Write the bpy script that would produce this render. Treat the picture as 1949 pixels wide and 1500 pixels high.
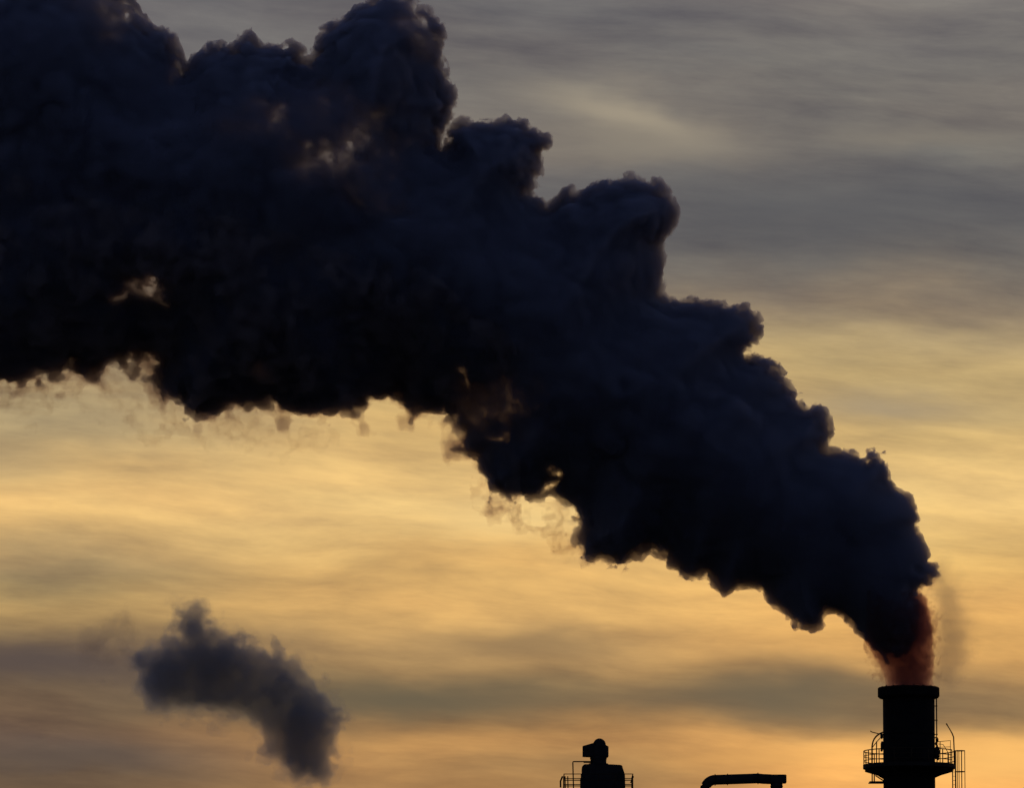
import bpy, bmesh, math, random
import numpy as np
from mathutils import Vector, Matrix

# ------------------------------------------------------------------ scene, camera, light
S = bpy.context.scene
for o in list(bpy.data.objects):
    bpy.data.objects.remove(o, do_unlink=True)
COL = S.collection
R = math.radians

W, H = 1949.0, 1500.0            # size of the photograph, used for the lens only
CAM = Vector((0.0, 0.0, 1.6))
PITCH = R(7.6)
LENS = 224.0
FPX = LENS / 36.0 * W            # focal length in photograph pixels
DIST = 450.0                     # the works stand 450 m away

cam_data = bpy.data.cameras.new('camera')
cam = bpy.data.objects.new('camera', cam_data)
COL.objects.link(cam)
cam.location = CAM
cam.rotation_euler = (math.pi / 2 + PITCH, 0, 0)
cam_data.lens = LENS
cam_data.sensor_width = 36.0
cam_data.clip_start = 1.0
cam_data.clip_end = 20000.0
S.camera = cam

SUN_AZ, SUN_EL = 6.5, 2.2        # low in the cloud, beyond the lower right of the view
sun_data = bpy.data.lights.new('sun', 'SUN')
sun = bpy.data.objects.new('sun', sun_data)
COL.objects.link(sun)
sun_data.energy = 0.5
sun_data.angle = R(12)
sun_data.color = (1.0, 0.66, 0.36)
sun.rotation_euler = (R(90 - SUN_EL), 0, R(180 - SUN_AZ))

S.render.engine = 'CYCLES'
c = S.cycles
c.use_denoising = True
c.max_bounces = 12
c.diffuse_bounces = 2
c.glossy_bounces = 2
c.transmission_bounces = 4
c.volume_bounces = 1
c.transparent_max_bounces = 256
c.use_adaptive_sampling = True
c.adaptive_threshold = 0.02
S.view_settings.view_transform = 'Standard'
S.view_settings.look = 'None'
S.view_settings.exposure = 0.0
S.view_settings.gamma = 1.0
S.view_settings.use_curve_mapping = False


def lin(rgb):
    out = []
    for v in rgb:
        v = v / 255.0
        out.append(v / 12.92 if v <= 0.04045 else ((v + 0.055) / 1.055) ** 2.4)
    return (*out, 1.0)


def elev_of_row(py):
    return math.degrees(PITCH) - math.degrees(math.atan((py - H / 2) / FPX))


# ---- the sky: a veil of sunset cloud over the low sky, dusk blue above and behind
world = bpy.data.worlds.new('World')
S.world = world
world.use_nodes = True
NT = world.node_tree
NT.nodes.clear()


class G:
    """small helper for node graphs"""
    def __init__(s, nt):
        s.nt = nt

    def n(s, t, **k):
        nd = s.nt.nodes.new(t)
        for a, b in k.items():
            setattr(nd, a, b)
        return nd

    def put(s, sock, v):
        if isinstance(v, bpy.types.NodeSocket):
            s.nt.links.new(v, sock)
        else:
            sock.default_value = v

    def m(s, op, a, b=None, cc=None, clamp=False):
        nd = s.n('ShaderNodeMath', operation=op)
        nd.use_clamp = clamp
        s.put(nd.inputs[0], a)
        if b is not None:
            s.put(nd.inputs[1], b)
        if cc is not None:
            s.put(nd.inputs[2], cc)
        return nd.outputs[0]

    def ramp01(s, x, lo, hi):
        nd = s.n('ShaderNodeMapRange', interpolation_type='SMOOTHSTEP')
        s.put(nd.inputs[0], x)
        nd.inputs[1].default_value = lo
        nd.inputs[2].default_value = hi
        return nd.outputs[0]

    def mix(s, f, a, b, blend='MIX'):
        nd = s.n('ShaderNodeMix', data_type='RGBA', blend_type=blend)
        s.put(nd.inputs[0], f)
        s.put(nd.inputs[6], a)
        s.put(nd.inputs[7], b)
        return nd.outputs[2]

    def vec(s, x, y, z):
        nd = s.n('ShaderNodeCombineXYZ')
        s.put(nd.inputs[0], x)
        s.put(nd.inputs[1], y)
        s.put(nd.inputs[2], z)
        return nd.outputs[0]

    def noise(s, v, scale=1.0, detail=4.0, rough=0.55, dist=0.0):
        nd = s.n('ShaderNodeTexNoise', noise_dimensions='3D')
        s.put(nd.inputs['Vector'], v)
        nd.inputs['Scale'].default_value = scale
        nd.inputs['Detail'].default_value = detail
        nd.inputs['Roughness'].default_value = rough
        nd.inputs['Distortion'].default_value = dist
        return nd.outputs[0]

    def cramp(s, fac, stops, interp='B_SPLINE'):
        nd = s.n('ShaderNodeValToRGB')
        cr = nd.color_ramp
        cr.interpolation = interp
        cr.elements[0].position = stops[0][0]
        cr.elements[0].color = stops[0][1]
        cr.elements[1].position = stops[-1][0]
        cr.elements[1].color = stops[-1][1]
        for p, col in stops[1:-1]:
            e = cr.elements.new(p)
            e.color = col
        s.put(nd.inputs[0], fac)
        return nd.outputs[0]


g = G(NT)
tc = g.n('ShaderNodeTexCoord')
sep = g.n('ShaderNodeSeparateXYZ')
NT.links.new(tc.outputs['Generated'], sep.inputs[0])
dx, dy, dz = sep.outputs
AZ = g.m('MULTIPLY', g.m('ARCTAN2', dx, dy), 180 / math.pi)
EL = g.m('MULTIPLY', g.m('ARCSINE', dz), 180 / math.pi)
# slow undulation of the cloud layers
wv = g.vec(g.m('MULTIPLY', AZ, 0.35), g.m('MULTIPLY', EL, 0.9), 3.1)
warp = g.m('SUBTRACT', g.noise(wv, 1.0, 1.0, 0.45), 0.5)
warp_fine = g.m('SUBTRACT', g.noise(g.vec(g.m('MULTIPLY', AZ, 0.9), g.m('MULTIPLY', EL, 2.6), 9.7), 1.0, 3.0, 0.5), 0.5)
ELW = g.m('ADD', EL, g.m('ADD', g.m('MULTIPLY', warp, 0.5), g.m('MULTIPLY', warp_fine, 0.38)))
E0, E1 = 2.0, 13.0
tfac = g.m('DIVIDE', g.m('SUBTRACT', ELW, E0), E1 - E0)


def stops(rows):
    out = []
    for py, rgb in rows:
        out.append(((elev_of_row(py) - E0) / (E1 - E0), lin(rgb)))
    out.sort(key=lambda q: q[0])
    return [(max(0.0, min(1.0, p)), q) for p, q in out]


left_rows = [(-180, (94, 95, 100)), (0, (104, 104, 106)), (250, (112, 110, 108)), (450, (120, 114, 104)), (620, (150, 136, 108)),
             (740, (176, 156, 114)), (830, (162, 146, 112)), (900, (192, 164, 112)), (955, (224, 186, 120)), (1005, (216, 178, 114)),
             (1065, (156, 136, 100)), (1110, (162, 142, 98)), (1150, (192, 158, 100)), (1200, (136, 116, 84)), (1265, (94, 81, 73)),
             (1330, (112, 96, 74)), (1395, (118, 96, 74)), (1450, (96, 84, 76)), (1500, (106, 90, 70)), (1700, (120, 90, 60))]
mid_rows = [(-180, (100, 100, 102)), (0, (110, 109, 108)), (150, (106, 105, 103)), (270, (128, 122, 112)), (330, (104, 103, 102)), (460, (98, 98, 97)),
            (560, (128, 118, 102)), (650, (176, 154, 112)), (750, (196, 168, 112)), (830, (212, 178, 114)), (950, (238, 202, 132)), (1010, (230, 194, 124)),
            (1080, (212, 172, 106)), (1160, (228, 182, 110)), (1215, (160, 131, 90)), (1258, (186, 150, 96)), (1325, (108, 96, 74)),
            (1385, (176, 136, 84)), (1425, (198, 151, 91)), (1470, (164, 128, 82)), (1500, (170, 132, 84)), (1700, (140, 104, 64))]
right_rows = [(-180, (112, 110, 108)), (0, (120, 117, 113)), (120, (112, 110, 106)), (250, (120, 116, 108)), (320, (104, 104, 102)), (400, (94, 94, 95)),
              (500, (102, 100, 96)), (565, (136, 124, 106)), (620, (166, 148, 114)), (700, (190, 166, 112)), (780, (174, 154, 112)), (850, (206, 176, 114)),
              (950, (240, 206, 136)), (1050, (212, 176, 106)), (1140, (236, 186, 110)), (1210, (228, 176, 100)), (1300, (144, 119, 83)),
              (1372, (134, 111, 79)), (1418, (246, 188, 106)), (1470, (236, 174, 96)), (1500, (252, 188, 104)), (1700, (240, 165, 84))]
cl = g.cramp(tfac, stops(left_rows))
cm = g.cramp(tfac, stops(mid_rows))
cr_ = g.cramp(tfac, stops(right_rows))
AZW = g.m('ADD', AZ, g.m('MULTIPLY', warp, 1.6))
sky_col = g.mix(g.ramp01(AZW, -4.2, -0.6), cl, cm)
sky_col = g.mix(g.ramp01(AZW, 0.6, 3.4), sky_col, cr_)
# streaks: layered wisps, slightly tilted, bent by the undulation
tilt = g.m('ADD', g.m('MULTIPLY_ADD', AZ, 0.07, EL), g.m('MULTIPLY', warp, 0.3))
st1 = g.noise(g.vec(g.m('MULTIPLY', AZ, 0.55), g.m('MULTIPLY', tilt, 2.3), 1.3), 1.0, 6.0, 0.56)
st2 = g.noise(g.vec(g.m('MULTIPLY_ADD', warp_fine, 0.5, g.m('MULTIPLY', AZ, 0.8)), g.m('MULTIPLY', tilt, 5.2), 5.9), 1.0, 5.0, 0.64)
st = g.m('ADD', g.m('MULTIPLY', g.m('SUBTRACT', st1, 0.5), 0.92), g.m('MULTIPLY', g.m('SUBTRACT', st2, 0.5), 0.68))
gain = g.m('ADD', 1.0, st)
gcol = g.n('ShaderNodeCombineColor')
g.put(gcol.inputs[0], gain)
g.put(gcol.inputs[1], gain)
g.put(gcol.inputs[2], g.m('ADD', 1.0, g.m('MULTIPLY', st, 0.75)))
sky_col = g.mix(1.0, sky_col, gcol.outputs[0], 'MULTIPLY')
# some layers are rosier, some creamier
hue = g.noise(g.vec(g.m('MULTIPLY', AZ, 0.30), g.m('MULTIPLY', tilt, 1.7), 14.2), 1.0, 2.0, 0.5)
sky_col = g.mix(1.0, sky_col, g.mix(g.ramp01(hue, 0.35, 0.65), (1.03, 0.97, 0.98, 1), (1.03, 1.0, 1.02, 1)), 'MULTIPLY')


AZF = g.m('MULTIPLY_ADD', warp_fine, 0.7, AZ)
ELF = g.m('MULTIPLY_ADD', warp_fine, 0.3, EL)


def streak(col, px, py, length, thick, ang, rgb, amt):
    """one thin lit or shaded cloud streak, at its compass direction and height above the horizon"""
    a0 = math.degrees(math.atan((px - W / 2) / FPX))
    e0 = elev_of_row(py)
    ca, sa = math.cos(R(ang)), math.sin(R(ang))
    p = g.m('MULTIPLY_ADD', AZF, ca / length, g.m('MULTIPLY_ADD', ELF, sa / length, -(a0 * ca + e0 * sa) / length))
    q = g.m('MULTIPLY_ADD', AZF, -sa / thick, g.m('MULTIPLY_ADD', ELF, ca / thick, (a0 * sa - e0 * ca) / thick))
    e = g.m('POWER', 0.3679, g.m('MULTIPLY_ADD', p, p, g.m('MULTIPLY', q, q)))
    return g.mix(g.m('MULTIPLY', e, amt), col, lin(rgb))


sky_col = streak(sky_col, 1210, 225, 0.85, 0.17, -14, (164, 152, 132), 0.95)
sky_col = streak(sky_col, 1200, 275, 0.95, 0.20, -3, (140, 131, 117), 0.8)
sky_col = streak(sky_col, 1760, 268, 0.9, 0.12, -3, (134, 126, 114), 0.6)
sky_col = streak(sky_col, 1560, 400, 1.7, 0.36, 0, (93, 93, 95), 0.65)
sky_col = streak(sky_col, 1700, 775, 0.7, 0.12, -3, (156, 141, 120), 0.6)
sky_col = streak(sky_col, 1480, 1325, 1.1, 0.23, 0, (110, 98, 78), 0.85)
sky_col = streak(sky_col, 780, 1330, 1.6, 0.21, 2, (104, 94, 75), 0.88)
sky_col = streak(sky_col, 60, 1265, 1.1, 0.14, -5, (90, 78, 73), 0.85)
sky_col = streak(sky_col, 120, 1450, 1.2, 0.10, 2, (96, 82, 72), 0.7)
sky_col = streak(sky_col, 1000, 1225, 0.8, 0.09, -2, (150, 122, 86), 0.7)
sky_col = streak(sky_col, 1000, 985, 0.9, 0.16, 2, (246, 211, 142), 0.6)
sky_col = streak(sky_col, 1920, 1450, 0.9, 0.20, 4, (255, 194, 110), 0.85)
sky_col = streak(sky_col, 1480, 1440, 0.9, 0.09, 3, (226, 168, 96), 0.6)

# beyond the sunset sector and higher up the cloud veil gives way to a dusk sky
nish = g.n('ShaderNodeTexSky', sky_type='NISHITA')
nish.sun_disc = False
nish.sun_elevation = R(SUN_EL)
nish.sun_rotation = R(SUN_AZ)
nish.air_density = 1.0
nish.dust_density = 1.5
dusk_cloud = g.noise(tc.outputs['Generated'], 3.0, 3.0, 0.55)
dusk = g.mix(g.m('MULTIPLY', g.ramp01(dusk_cloud, 0.35, 0.7), 0.6), g.mix(1.0, nish.outputs[0], (0.07, 0.07, 0.07, 1), 'MULTIPLY'), (0.115, 0.15, 0.40, 1))
away = g.m('ABSOLUTE', g.m('SUBTRACT', AZ, SUN_AZ))
f_side = g.ramp01(away, 18.0, 75.0)
f_up = g.ramp01(EL, 10.5, 34.0)
f = g.m('MAXIMUM', f_side, f_up)
bg = g.n('ShaderNodeBackground')
g.put(bg.inputs[0], sky_col)
bg2 = g.n('ShaderNodeBackground')
g.put(bg2.inputs[0], dusk)
mixs = g.n('ShaderNodeMixShader')
g.put(mixs.inputs[0], f)
NT.links.new(bg.outputs[0], mixs.inputs[1])
NT.links.new(bg2.outputs[0], mixs.inputs[2])
wo = g.n('ShaderNodeOutputWorld')
NT.links.new(mixs.outputs[0], wo.inputs[0])

# ------------------------------------------------------------------ helpers
FW = Vector((0, math.cos(PITCH), math.sin(PITCH)))
UP = Vector((0, -math.sin(PITCH), math.cos(PITCH)))
RT = Vector((1, 0, 0))


def at(px, py, Y=DIST):
    """the point at depth Y metres that the photograph shows at (px, py)"""
    d = FW + RT * ((px - W / 2) / FPX) + UP * (-(py - H / 2) / FPX)
    return CAM + d * ((Y - CAM.y) / d.y)


def metal(name, col, rough=0.6, metallic=0.0):
    m = bpy.data.materials.new(name)
    m.use_nodes = True
    nt = m.node_tree
    b = nt.nodes['Principled BSDF']
    q = G(nt)
    tcn = q.n('ShaderNodeTexCoord')
    n1 = q.noise(tcn.outputs['Object'], 1.3, 6.0, 0.6)
    n2 = q.noise(tcn.outputs['Object'], 9.0, 4.0, 0.6)
    dark = tuple(v * 0.55 for v in col) + (1,)
    rust = (col[0] * 1.25 + 0.012, col[1] * 0.85 + 0.004, col[2] * 0.7, 1)
    cc = q.mix(q.ramp01(n1, 0.4, 0.65), (*col, 1), dark)
    cc = q.mix(q.m('MULTIPLY', q.ramp01(n2, 0.55, 0.72), 0.7), cc, rust)
    nt.links.new(cc, b.inputs['Base Color'])
    b.inputs['Roughness'].default_value = rough
    b.inputs['Metallic'].default_value = 0.0
    b.inputs['Specular IOR Level'].default_value = 0.08
    bp = q.n('ShaderNodeBump')
    bp.inputs['Strength'].default_value = 0.25
    bp.inputs['Distance'].default_value = 0.02
    nt.links.new(n2, bp.inputs['Height'])
    nt.links.new(bp.outputs[0], b.inputs['Normal'])
    return m


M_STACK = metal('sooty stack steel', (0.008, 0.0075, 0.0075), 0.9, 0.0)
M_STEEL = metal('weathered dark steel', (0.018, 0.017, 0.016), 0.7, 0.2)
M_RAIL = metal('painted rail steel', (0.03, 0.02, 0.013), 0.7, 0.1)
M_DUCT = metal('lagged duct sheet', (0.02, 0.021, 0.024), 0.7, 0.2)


def link(name, bm, mat, smooth=False):
    me = bpy.data.meshes.new(name)
    bm.normal_update()
    bm.to_mesh(me)
    bm.free()
    me.materials.append(mat)
    if smooth:
        for p in me.polygons:
            p.use_smooth = True
    o = bpy.data.objects.new(name, me)
    COL.objects.link(o)
    return o


def thing(name, label, cat, loc, group=None):
    o = bpy.data.objects.new(name, None)
    COL.objects.link(o)
    o.location = loc
    o['label'] = label
    o['category'] = cat
    if group:
        o['group'] = group
    return o


def child(name, bm, mat, parent, smooth=False, label=None):
    """a part: built in world coordinates, its mesh moved into the parent's frame"""
    off = Vector((0, 0, 0))
    p = parent
    while p is not None:
        off += p.location
        p = p.parent
    bmesh.ops.translate(bm, verts=bm.verts, vec=-off)
    me = bpy.data.meshes.new(name)
    bmesh.ops.recalc_face_normals(bm, faces=bm.faces)
    bm.to_mesh(me)
    bm.free()
    me.materials.append(mat)
    if smooth:
        for f_ in me.polygons:
            f_.use_smooth = True
    o = bpy.data.objects.new(name, me)
    COL.objects.link(o)
    o.parent = parent
    if label:
        o['label'] = label
    return o


def lathe(profile, cx, cy, seg=64, a0=0.0, a1=2 * math.pi):
    """profile: closed or open list of (radius, z); full turn"""
    bm = bmesh.new()
    rings = []
    for r, z in profile:
        rings.append([bm.verts.new((cx + r * math.cos(a0 + (a1 - a0) * k / seg), cy + r * math.sin(a0 + (a1 - a0) * k / seg), z)) for k in range(seg)])
    for i in range(len(rings) - 1):
        for k in range(seg):
            k2 = (k + 1) % seg
            bm.faces.new((rings[i][k], rings[i][k2], rings[i + 1][k2], rings[i + 1][k]))
    return bm


def tube(pts, r, seg=8, bm=None, closed=False):
    bm = bm or bmesh.new()
    pts = [Vector(p) for p in pts]
    n = len(pts)
    rings = []
    for i, p in enumerate(pts):
        if closed:
            t = pts[(i + 1) % n] - pts[i - 1]
        elif i == 0:
            t = pts[1] - pts[0]
        elif i == n - 1:
            t = pts[-1] - pts[-2]
        else:
            t = (pts[i + 1] - p).normalized() + (p - pts[i - 1]).normalized()
        t.normalize()
        ref = Vector((0, 0, 1)) if abs(t.z) < 0.9 else Vector((0, 1, 0))
        a = t.cross(ref).normalized()
        b = t.cross(a).normalized()
        rr = r[i] if isinstance(r, (list, tuple)) else r
        rings.append([bm.verts.new(p + a * rr * math.cos(2 * math.pi * k / seg) + b * rr * math.sin(2 * math.pi * k / seg)) for k in range(seg)])
    m = n if closed else n - 1
    for i in range(m):
        A, B = rings[i], rings[(i + 1) % n]
        for k in range(seg):
            bm.faces.new((A[k], A[(k + 1) % seg], B[(k + 1) % seg], B[k]))
    if not closed:
        bm.faces.new(rings[0][::-1])
        bm.faces.new(rings[-1])
    return bm


def box(x0, x1, y0, y1, z0, z1, bm=None, bevel=0.0):
    bm = bm or bmesh.new()
    vs = bmesh.ops.create_cube(bm, size=1.0)['verts']
    for v in vs:
        v.co = Vector(((x0 + x1) / 2 + v.co.x * (x1 - x0), (y0 + y1) / 2 + v.co.y * (y1 - y0), (z0 + z1) / 2 + v.co.z * (z1 - z0)))
    if bevel:
        es = list({e for v in vs for e in v.link_edges})
        bmesh.ops.bevel(bm, geom=es, offset=bevel, segments=2, affect='EDGES')
    return bm


def prism(poly, y0, y1):
    """poly: (x, z) outline, extruded along y"""
    bm = bmesh.new()
    a = [bm.verts.new((x, y0, z)) for x, z in poly]
    b = [bm.verts.new((x, y1, z)) for x, z in poly]
    n = len(poly)
    bm.faces.new(a)
    bm.faces.new(b[::-1])
    for k in range(n):
        bm.faces.new((a[k], b[k], b[(k + 1) % n], a[(k + 1) % n]))
    return bm


# ------------------------------------------------------------------ ground
bm = bmesh.new()
vs = [bm.verts.new(p) for p in ((-6000, -1500, 0), (6000, -1500, 0), (6000, 12000, 0), (-6000, 12000, 0))]
bm.faces.new(vs)
gm = bpy.data.materials.new('industrial ground')
gm.use_nodes = True
q = G(gm.node_tree)
tcn = q.n('ShaderNodeTexCoord')
nn = q.noise(tcn.outputs['Object'], 0.05, 8.0, 0.6)
gb = gm.node_tree.nodes['Principled BSDF']
gm.node_tree.links.new(q.mix(q.ramp01(nn, 0.4, 0.62), (0.035, 0.04, 0.022, 1), (0.075, 0.07, 0.062, 1)), gb.inputs['Base Color'])
gb.inputs['Roughness'].default_value = 0.95
ground = link('ground', bm, gm)
ground['kind'] = 'structure'

# ------------------------------------------------------------------ the chimney
MPP = (at(976, 750) - at(975, 750)).length          # metres per photograph pixel at the works
cx = at(1730, 1400).x
cy = DIST
zt = at(1730, 1309.5, DIST).z                        # rim top
stack = thing('chimney_stack', 'tall black steel chimney with a railed platform, smoke pouring from its mouth', 'chimney', (cx, cy, 0))
RS = 97.8 / 2 * MPP
RR = 116.6 / 2 * MPP
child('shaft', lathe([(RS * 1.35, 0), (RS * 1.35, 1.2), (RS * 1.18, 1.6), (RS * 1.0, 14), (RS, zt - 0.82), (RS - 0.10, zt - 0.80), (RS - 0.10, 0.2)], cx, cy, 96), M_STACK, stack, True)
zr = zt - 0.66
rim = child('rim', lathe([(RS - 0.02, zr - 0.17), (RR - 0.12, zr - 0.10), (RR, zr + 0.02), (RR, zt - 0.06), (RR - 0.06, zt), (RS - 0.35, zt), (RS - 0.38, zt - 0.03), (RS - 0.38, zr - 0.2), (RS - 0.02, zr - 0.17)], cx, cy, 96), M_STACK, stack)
for k in range(16):                                   # lugs on the rim
    a = 2 * math.pi * (k + 0.35) / 16
    x, y = cx + (RR - 0.3) * math.cos(a), cy + (RR - 0.3) * math.sin(a)
    child('lifting_lug', tube([(x, y, zt - 0.01), (x, y, zt + 0.07)], 0.06, 8), M_STACK, rim)
for z in (zt - 3.4, zt - 8.6, zt - 13.8, zt - 19.0, zt - 24.2, zt - 29.4):
    child('weld_band', lathe([(RS - 0.01, z), (RS + 0.015, z + 0.02), (RS + 0.015, z + 0.10), (RS - 0.01, z + 0.12)], cx, cy, 96), M_STACK, stack, True)


def zof(py, px=1730, Y=DIST):
    return at(px, py, Y).z


def P(px, py, dy=0.0):
    return at(px, py, DIST + dy)


# platform
zd = zof(1461)
RP = 87.2 * MPP
plat = child('platform', lathe([(RS + 0.01, zd - 0.14), (RP - 0.08, zd - 0.14), (RP, zd - 0.12), (RP, zd + 0.16), (RP - 0.02, zd + 0.16), (RP - 0.02, zd - 0.04), (RS + 0.01, zd - 0.04), (RS + 0.01, zd - 0.14)], cx, cy, 72), M_STEEL, stack)
NB = 14
for k in range(NB):                                   # tapered brackets below the deck
    a = 2 * math.pi * (k + 0.5) / NB
    ca, sa = math.cos(a), math.sin(a)
    bmx = bmesh.new()
    vv = []
    for s_ in (-0.03, 0.03):
        for r_, z_ in ((RS - 0.03, zd - 0.141), (RP - 0.1, zd - 0.141), (RP - 0.1, zd - 0.30), (RS + 0.5, zd - 0.55), (RS - 0.03, zd - 0.78)):
            vv.append(bmx.verts.new((cx + r_ * ca - s_ * sa, cy + r_ * sa + s_ * ca, z_)))
    bmx.faces.new(vv[:5])
    bmx.faces.new(vv[5:][::-1])
    for k2 in range(5):
        bmx.faces.new((vv[k2], vv[5 + k2], vv[5 + (k2 + 1) % 5], vv[(k2 + 1) % 5]))
    child('bracket', bmx, M_STEEL, plat)
RH = RP - 0.06
GAP0, GAP1 = R(-24), R(4)                              # opening at the ladder, on the right
rail_a = [GAP1 + (2 * math.pi - (GAP1 - GAP0)) * k / 60 for k in range(61)]
for dz in (1.10, 0.74, 0.40):
    child('handrail' if dz > 1 else 'middle_rail', tube([(cx + RH * math.cos(a), cy + RH * math.sin(a), zd + 0.02 + dz) for a in rail_a], 0.04 if dz > 1 else 0.03, 6), M_RAIL, plat, True)
for k in range(0, 61, 4):
    a = rail_a[k]
    x, y = cx + RH * math.cos(a), cy + RH * math.sin(a)
    child('railing_post', tube([(x, y, zd - 0.03), (x, y, zd + 1.12)], 0.036, 6), M_RAIL, plat, True)

# raised guard frame over the right of the platform
fr = [P(1783, 1413, -0.4), P(1809, 1410.5, -0.4), P(1809, 1458, -0.4)]
child('guard_frame', tube(fr, 0.03, 6), M_RAIL, plat)
child('guard_frame', tube([P(1783, 1423.5, -0.4), P(1809, 1422.5, -0.4)], 0.022, 6), M_RAIL, plat)
child('guard_frame', tube([P(1789.3, 1412.5, -0.4), P(1789.3, 1458, -0.4)], 0.03, 6), M_RAIL, plat)
child('sloping_handrail', tube([P(1785, 1417, 0.5), P(1795, 1418, 0.5), P(1804, 1432.5, 0.5), P(1804, 1456, 0.5)], 0.025, 6), M_RAIL, plat)

# conduit and instruments on the right flank
xc = P(1782.4, 1360).x
child('conduit', tube([(xc, cy - 0.1, zof(1329)), (xc, cy - 0.1, zof(1401)), (xc - 0.06, cy - 0.1, zof(1405)), (xc - 0.2, cy - 0.1, zof(1406))], 0.045, 8), M_STEEL, stack, True)
for py in (1345, 1372, 1399):
    z = zof(py)
    child('conduit_clip', box(RS + cx - 0.03, xc + 0.07, cy - 0.15, cy - 0.05, z - 0.03, z + 0.03), M_STEEL, stack)
rnd = random.Random(4)
for (px, py, r_, h_) in ((1783.5, 1409, 2.8, 5), (1782, 1416, 2.4, 4), (1783.5, 1427, 3.8, 8), (1782.6, 1439, 3.4, 7), (1787, 1431, 2.0, 4), (1785.5, 1444, 2.0, 4)):
    p = P(px, py, -0.25)
    rr_, hh = r_ * MPP, h_ * MPP
    inst = child('sampling_valve', lathe([(0.001, p.z - hh), (rr_ * 0.6, p.z - hh), (rr_, p.z - hh * 0.5), (rr_, p.z + hh * 0.4), (rr_ * 0.5, p.z + hh * 0.7), (rr_ * 0.5, p.z + hh), (0.001, p.z + hh)], p.x, p.y, 14), M_STEEL, stack, True)
child('instrument_box', box(P(1779, 1480).x, P(1787.5, 1480).x, cy - 0.6, cy - 0.2, zof(1444), zof(1425), bevel=0.02), M_STEEL, stack)
# the same on the left flank
for (px, py, r_, h_) in ((1678, 1402, 2.6, 6), (1679, 1421, 3.0, 9), (1678, 1428, 2.2, 4)):
    p = P(px, py, -0.3)
    rr_, hh = r_ * MPP, h_ * MPP
    child('sampling_valve', lathe([(0.001, p.z - hh), (rr_, p.z - hh * 0.6), (rr_, p.z + hh * 0.5), (rr_ * 0.5, p.z + hh), (0.001, p.z + hh)], p.x, p.y, 14), M_STEEL, stack, True)


def arc(p0, pm, p1, n=14):
    out = []
    for i in range(n + 1):
        t = i / n
        out.append(p0 * (1 - t) ** 2 + pm * 2 * t * (1 - t) + p1 * t * t)
    return out


child('curved_pipe', tube([P(1659.8, 1456, 0.3)] + arc(P(1659.8, 1423, 0.3), P(1661, 1400, 0.3), P(1683, 1394, 0.3)), 0.055, 8), M_STEEL, stack, True)
child('curved_pipe', tube(arc(P(1661, 1423, 0.6), P(1668, 1413, 0.6), P(1677, 1404, 0.6)), 0.03, 8), M_STEEL, stack, True)
child('standpipe', tube([P(1668.4, 1456, 0.2), P(1668.4, 1412, 0.2)], 0.04, 8), M_STEEL, stack, True)
child('rod', tube([P(1656.2, 1392.2, -0.3), P(1660, 1394.5, -0.3), P(1683, 1400, -0.3)], 0.035, 8), M_STEEL, stack, True)
child('lamp_pole', tube([P(1816.5, 1460, -0.3), P(1816, 1428), P(1815, 1404), P(1812, 1396.5), P(1801, 1378)], [0.05, 0.045, 0.045, 0.045, 0.05], 8), M_STEEL, stack, True)
# hanging maintenance frame below the left of the deck
hf = child('hanging_frame', box(P(1654, 1480).x, P(1683, 1480).x, cy - 0.9, cy + 0.9, zof(1491.2), zof(1489.6)), M_STEEL, stack)
for px in (1660, 1664):
    for dy in (-0.8, 0.8):
        p = P(px, 1480, dy)
        child('hanger', tube([(p.x, p.y, zof(1490)), (p.x, p.y, zd - 0.13)], 0.045, 6), M_STEEL, hf)
child('diagonal_brace', tube([P(1666, 1477), P(1683, 1488)], 0.05, 6), M_STEEL, hf)
child('diagonal_brace', tube([P(1671, 1477, 0.5), P(1683, 1484, 0.5)], 0.035, 6), M_STEEL, hf)

# caged ladder on the right
lad_z0 = 2.2
lad = child('ladder', tube([P(1818.3, 1429), (P(1818.3, 1429).x, cy, zof(1461)), (P(1818.3, 1429).x, cy, lad_z0)], 0.05, 6), M_STEEL, stack, True)
xl = P(1813.2, 1480).x
xs = P(1818.3, 1429).x
child('stile', tube([(xl, cy, zd - 0.12), (xl, cy, lad_z0)], 0.04, 6), M_STEEL, lad)
z = zd - 0.35
while z > lad_z0 + 0.2:
    if z > zd - 6.5 or True:
        child('rung', tube([(xl, cy, z), (xs, cy, z)], 0.016, 6), M_STEEL, lad)
    z -= 0.30
x1 = P(1836.6, 1480).x
hr = (x1 - xs) / 2
hcx = (x1 + xs) / 2
zh = zof(1430)
while zh > 4:
    pts = [(hcx + hr * math.cos(a), cy + 0.34 * math.sin(a), zh) for a in [2 * math.pi * k / 20 for k in range(20)]]
    child('cage_hoop', tube(pts, 0.028, 6, closed=True), M_STEEL, lad, True)
    zh -= 39.6 * MPP
for a in (0.05, 1.15, 1.75, -1.35, -2.3):
    x, y = hcx + hr * math.cos(a), cy + 0.34 * math.sin(a)
    child('cage_bar', tube([(x, y, zof(1429)), (x, y, 4.0)], 0.026, 6), M_STEEL, lad)

# ------------------------------------------------------------------ tower with a vent hood
TY = 452.0


def Q(px, py, dy=0.0):
    return at(px, py, TY + dy)


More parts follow.
